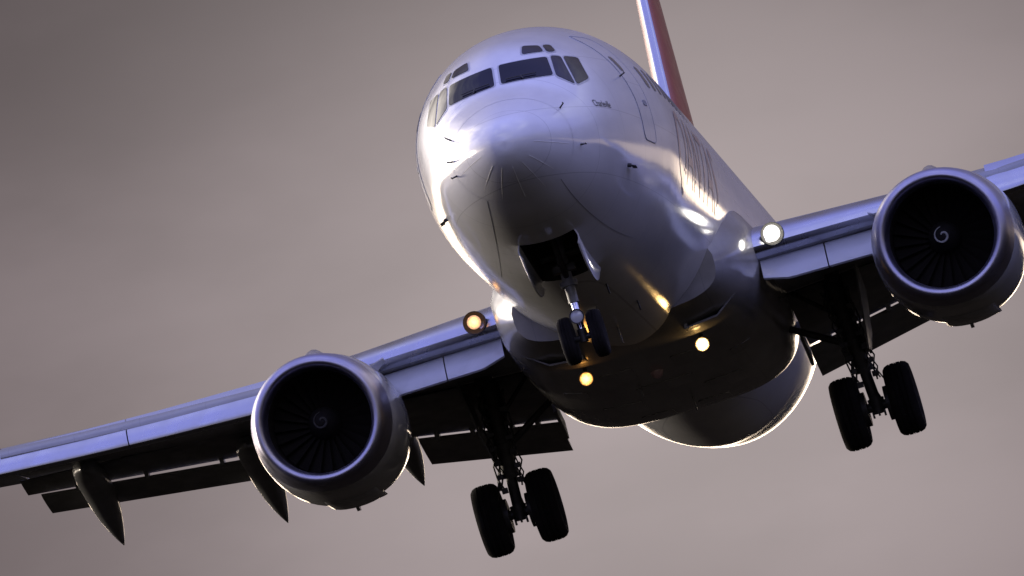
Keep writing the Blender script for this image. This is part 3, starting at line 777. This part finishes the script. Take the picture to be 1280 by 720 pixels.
# --- landing gear
def wheel(c, r, w, parent, rim=.5, n=80, grooves=4):
    h = w / 2
    prof = [(-h * .62, r * rim), (-h * .86, r * .66), (-h, r * .80), (-h * .97, r * .88), (-h * .80, r * .955), (-h * .6, r * .985)]
    g = [(-.45, 1), (-.43, .975), (-.37, .975), (-.35, 1.0), (-.12, 1.005), (-.10, .98), (-.04, .98), (-.02, 1.005)]
    prof += [(h * a_, r * b_) for a_, b_ in g]
    prof += [(-a_, b_) for a_, b_ in prof[::-1]]
    ty = build(MB().lathe(prof, c, (0, 1, 0), n), 'tyre', 'tyre', parent, 30)
    hb = [(-h * .7, r * .12), (-h * .72, r * .3), (-h * .45, r * .34), (-h * .55, r * .46), (-h * .66, r * .54), (0, r * .54), (h * .66, r * .54), (h * .55, r * .46), (h * .45, r * .34), (h * .72, r * .3), (h * .7, r * .12)]
    build(MB().lathe(hb, c, (0, 1, 0), 32), 'wheel_hub', 'hub', parent, 30)
for sg in (1, -1):
    A = Vector((19.65, sg * 2.86, -3.35)); T = Vector((19.25, sg * 2.74, -1.35))
    d = (A - T).normalized()
    g_ = MB().tube(T, T + d * .95, .16, .145, 20).tube(T + d * .95, T + d * 1.02, .175, .175, 20).tube(T + d * 1.02, T + d * 1.42, .125, .125, 20)
    g_.tube(T + d * 1.42, T + d * 1.48, .145, .145, 20).tube(T + d * 1.48, A - Vector((0, 0, .02)), .085, .09, 18)
    g_.tube(A + Vector((0, -.36, 0)), A + Vector((0, .36, 0)), .075, .075, 16).tube(A + Vector((0, 0, .12)), A - Vector((0, 0, .11)), .13, .10, 16)
    g_.tube(T + Vector((-.35, sg * .05, .05)), T + Vector((.4, sg * .05, .05)), .12, .12, 14)
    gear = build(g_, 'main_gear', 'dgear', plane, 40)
    for k in (-1, 1): wheel(A + Vector((0, k * .43, 0)), .565, .42, gear)
    for k in (-1, 1):
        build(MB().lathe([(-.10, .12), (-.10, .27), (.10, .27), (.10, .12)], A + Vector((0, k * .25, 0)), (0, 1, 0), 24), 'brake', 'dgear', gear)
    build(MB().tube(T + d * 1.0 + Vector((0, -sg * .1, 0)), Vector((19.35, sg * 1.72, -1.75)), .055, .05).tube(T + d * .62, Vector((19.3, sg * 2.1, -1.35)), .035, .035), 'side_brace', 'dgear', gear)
    tl = MB()
    P0 = T + d * 1.3; P1 = T + d * 1.68 + Vector((.30, 0, 0)); P2 = A + Vector((.08, 0, .06))
    for k in (-1, 1): tl.tube(P0 + Vector((.1, k * .09, 0)), P1 + Vector((0, k * .02, 0)), .025, .022, 8).tube(P2 + Vector((0, k * .09, 0)), P1 + Vector((0, k * .02, 0)), .025, .022, 8)
    build(tl, 'torque_link', 'dgear', gear)
    hs = MB()
    rr = random.Random(3)
    for k in range(7):
        s_ = (-1) ** k; off = .15 + .035 * rr.random(); pts = []
        for q in range(9):
            t = .15 + 1.5 * q / 8; bulge = off + .05 * math.sin(q * 1.9 + k)
            pts.append(T + d * t + Vector((-.08 + .06 * rr.random() - .05 * (k % 3), s_ * bulge, 0)))
        hs.path(pts, .011 + .006 * rr.random(), 6)
    for k in range(13):
        t = .35 + .11 * k; hs.box(T + d * t + Vector((-.1, (.13 + .02 * rr.random()) * (-1) ** k, 0)), (.10, .07 + .05 * rr.random(), .05 + .05 * rr.random()))
    for k in (-1, 1): hs.path([T + d * 1.35 + Vector((-.1, k * .12, 0)), T + d * 1.6 + Vector((-.15, k * .22, 0)), A + Vector((-.1, k * .25, .3)), A + Vector((-.12, k * .22, .1))], .012, 6)
    for k in range(5): hs.box(A + Vector((-.05, -.18 + .09 * k, -.11 - .02 * (k % 2))), (.07, .03, .09))
    build(hs, 'brake_hose', 'dgear', gear)
    build(side(MB().prism([(18.85, 3.16, -1.25), (20.2, 3.16, -1.32), (20.1, 3.04, -2.2), (19.6, 2.98, -2.55), (19.25, 2.98, -2.5), (18.95, 3.05, -2.1)], (0, .03, 0)), sg), 'gear_door', 'flap', gear)

A = Vector((4.12, 0, -3.04)); T = Vector((4.28, 0, -1.55)); d = (A - T).normalized()
ng = MB().tube(T, T + d * .72, .085, .08, 18).tube(T + d * .66, T + d * .74, .13, .12, 18)
ng.tube(T + d * .74, T + d * .98, .078, .075, 18)
nose = build(ng, 'nose_gear', 'strut', plane, 40)
build(MB().tube(T + d * .9, A + Vector((0, 0, .02)), .05, .05, 18), 'oleo_piston', 'chrome', nose)
build(MB().tube(A + Vector((0, -.26, 0)), A + Vector((0, .26, 0)), .045, .045, 12).tube(A + Vector((0, 0, .12)), A - Vector((0, 0, .07)), .07, .06, 12), 'axle', 'dgear', nose)
for k in (-1, 1): wheel(A + Vector((0, k * .215, 0)), .345, .205, nose)
tl = MB(); P0 = T + d * .95; P1 = T + d * 1.2 + Vector((.26, 0, 0)); P2 = A + Vector((.06, 0, .06))
for k in (-1, 1): tl.tube(P0 + Vector((.06, k * .05, 0)), P1, .018, .016, 8).tube(P2 + Vector((0, k * .05, 0)), P1, .018, .016, 8)
build(tl, 'torque_link', 'dgear', nose)
build(MB().tube(T + d * .62, (3.1, 0, -1.35), .045, .045).tube((3.35, -.2, -1.5), (3.35, .2, -1.5), .03, .03).tube(T + d * .25 + Vector((0, -.3, 0)), T + d * .25 + Vector((0, .3, 0)), .05, .05).box((4.15, 0, -2.02), (.2, .32, .10)), 'drag_brace', 'dgear', nose)
tx = MB().lathe([(-.07, .02), (-.05, .07), (.0, .105), (.03, .108), (.03, .095), (0, .09)], A + Vector((-.16, 0, .29)), (-1, 0, 0), 24)
txo = build(tx, 'taxi_light', 'dgear', nose)
build(MB().lathe([(.0, .001), (.0, .09), (.012, .05), (.014, .001)], A + Vector((-.172, 0, .29)), (-1, 0, 0), 24), 'lens', 'lampd', nose)
wi = MB()
rr = random.Random(11)
for k in range(16):   # pipes and boxes in the well
    y = -.34 + .68 * rr.random(); x = 2.9 + 1.7 * rr.random()
    wi.box((x, y, -1.2 - .12 * rr.random()), (.12 + .2 * rr.random(), .05 + .1 * rr.random(), .08 + .2 * rr.random()))
for k in range(6):
    y = -.36 + .14 * k; wi.path([(2.65, y, -1.2 - .05 * (k % 3)), (3.6, y + .04, -1.25), (4.9, y - .03, -1.18)], .014, 6)
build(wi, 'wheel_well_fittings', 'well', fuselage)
for sg in (1, -1):     # nose gear doors, hinged at the edges of the well and hanging down
    rings = []
    for i in range(15):
        x = lerp(2.64, 4.9, i / 14); t = i / 14
        dep = (.05 + .52 * math.sin(PI * min(1, .10 + .86 * t ** .8)) ** .8) * .80
        h, n_ = map_low(x, sg * .40)
        if h is None: h = Vector((x, sg * .42, -1.9))
        z0 = pchip(ZB, x) + .055; pts = []
        for q in range(7):
            f = q / 6; pts.append((x, sg * (.420 + .0 * f + .03 * math.sin(PI * f)), z0 - dep * f))
        rings.append(pts + [(x, p[1] - sg * .022, p[2]) for p in pts[::-1]])
    build(MB().loft(rings, True, True, True), 'nose_gear_door', 'white', plane)

# --- retractable landing lights under the fairing
for sg in (1, -1):
    c = Vector((14.35, sg * .905, -2.335))
    b_ = MB().lathe([(-.11, .02), (-.08, .07), (.0, .115), (.02, .118), (.02, .108), (0, .1)], c, (-1, 0, 0), 24).tube(c + Vector((.08, 0, .02)), c + Vector((.22, 0, .18)), .03, .03, 8)
    lo_ = build(b_, 'belly_landing_light', 'dgear', plane)
    build(MB().lathe([(.0, .001), (.0, .098), (.015, .06), (.02, .001)], c + Vector((-.004, 0, 0)), (-1, 0, 0), 24), 'lamp', 'lampb' if sg < 0 else 'lampa', lo_)

# --- tail
def vsec(z, x0, x1, th, n=20):
    cs = [(1 - math.cos(PI * i / n)) / 2 for i in range(n + 1)]; ch = x1 - x0
    return [(x0 + c * ch, af(c) * th * ch, z) for c in cs[::-1]] + [(x0 + c * ch, -af(c) * th * ch, z) for c in cs[1:-1]]
fin_st = [(1.2, 33.0, 39.4, .10), (2.0, 33.7, 39.6, .10), (4.7, 36.1, 40.3, .105), (6.5, 37.6, 40.9, .105), (8.9, 39.5, 41.5, .10)]
fin = build(MB().loft([vsec(*s_) for s_ in fin_st], True, True, True), 'tail_fin', 'red', plane)
cap = []
for z, x0, x1, th in fin_st[1:]:
    ch = x1 - x0; pts = []
    for c in (.015, .010, .006, .002): pts.append((x0 + c * ch - .006, af(c) * th * ch + .007))
    pts.append((x0 - .014, 0))
    for c in (.002, .006, .010, .015): pts.append((x0 + c * ch - .006, -af(c) * th * ch - .007))
    cap.append([(a_, b_, z) for a_, b_ in pts] + [(a_ + .03, b_ * .8, z) for a_, b_ in pts[::-1]])
build(MB().loft(cap, True, True, True), 'leading_edge', 'lemetal', fin)
build(MB().loft([vsec(z, x, x1, th) for z, x, x1, th in ((1.5, 28.5, 37, .02), (1.95, 29.6, 37, .03), (2.5, 32.2, 37, .05), (3.1, 33.8, 37.2, .08))], True, True, True), 'dorsal_fin', 'red', fin)
for sg in (1, -1):
    st = [(.4, 34.2, 38.4, .9), (1.0, 34.6, 38.4, .98), (7.1, 38.0, 39.5, 1.75)]
    rings = []
    for y, x0, x1, z in st:
        ch = x1 - x0; cs = [(1 - math.cos(PI * i / 16)) / 2 for i in range(17)]
        rings.append([(x0 + c * ch, y, z + af(c) * .09 * ch) for c in cs[::-1]] + [(x0 + c * ch, y, z - af(c) * .09 * ch) for c in cs[1:-1]])
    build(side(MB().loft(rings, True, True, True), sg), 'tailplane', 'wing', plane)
for o in bpy.data.objects:
    if 'bc' in o.keys(): del o['bc']
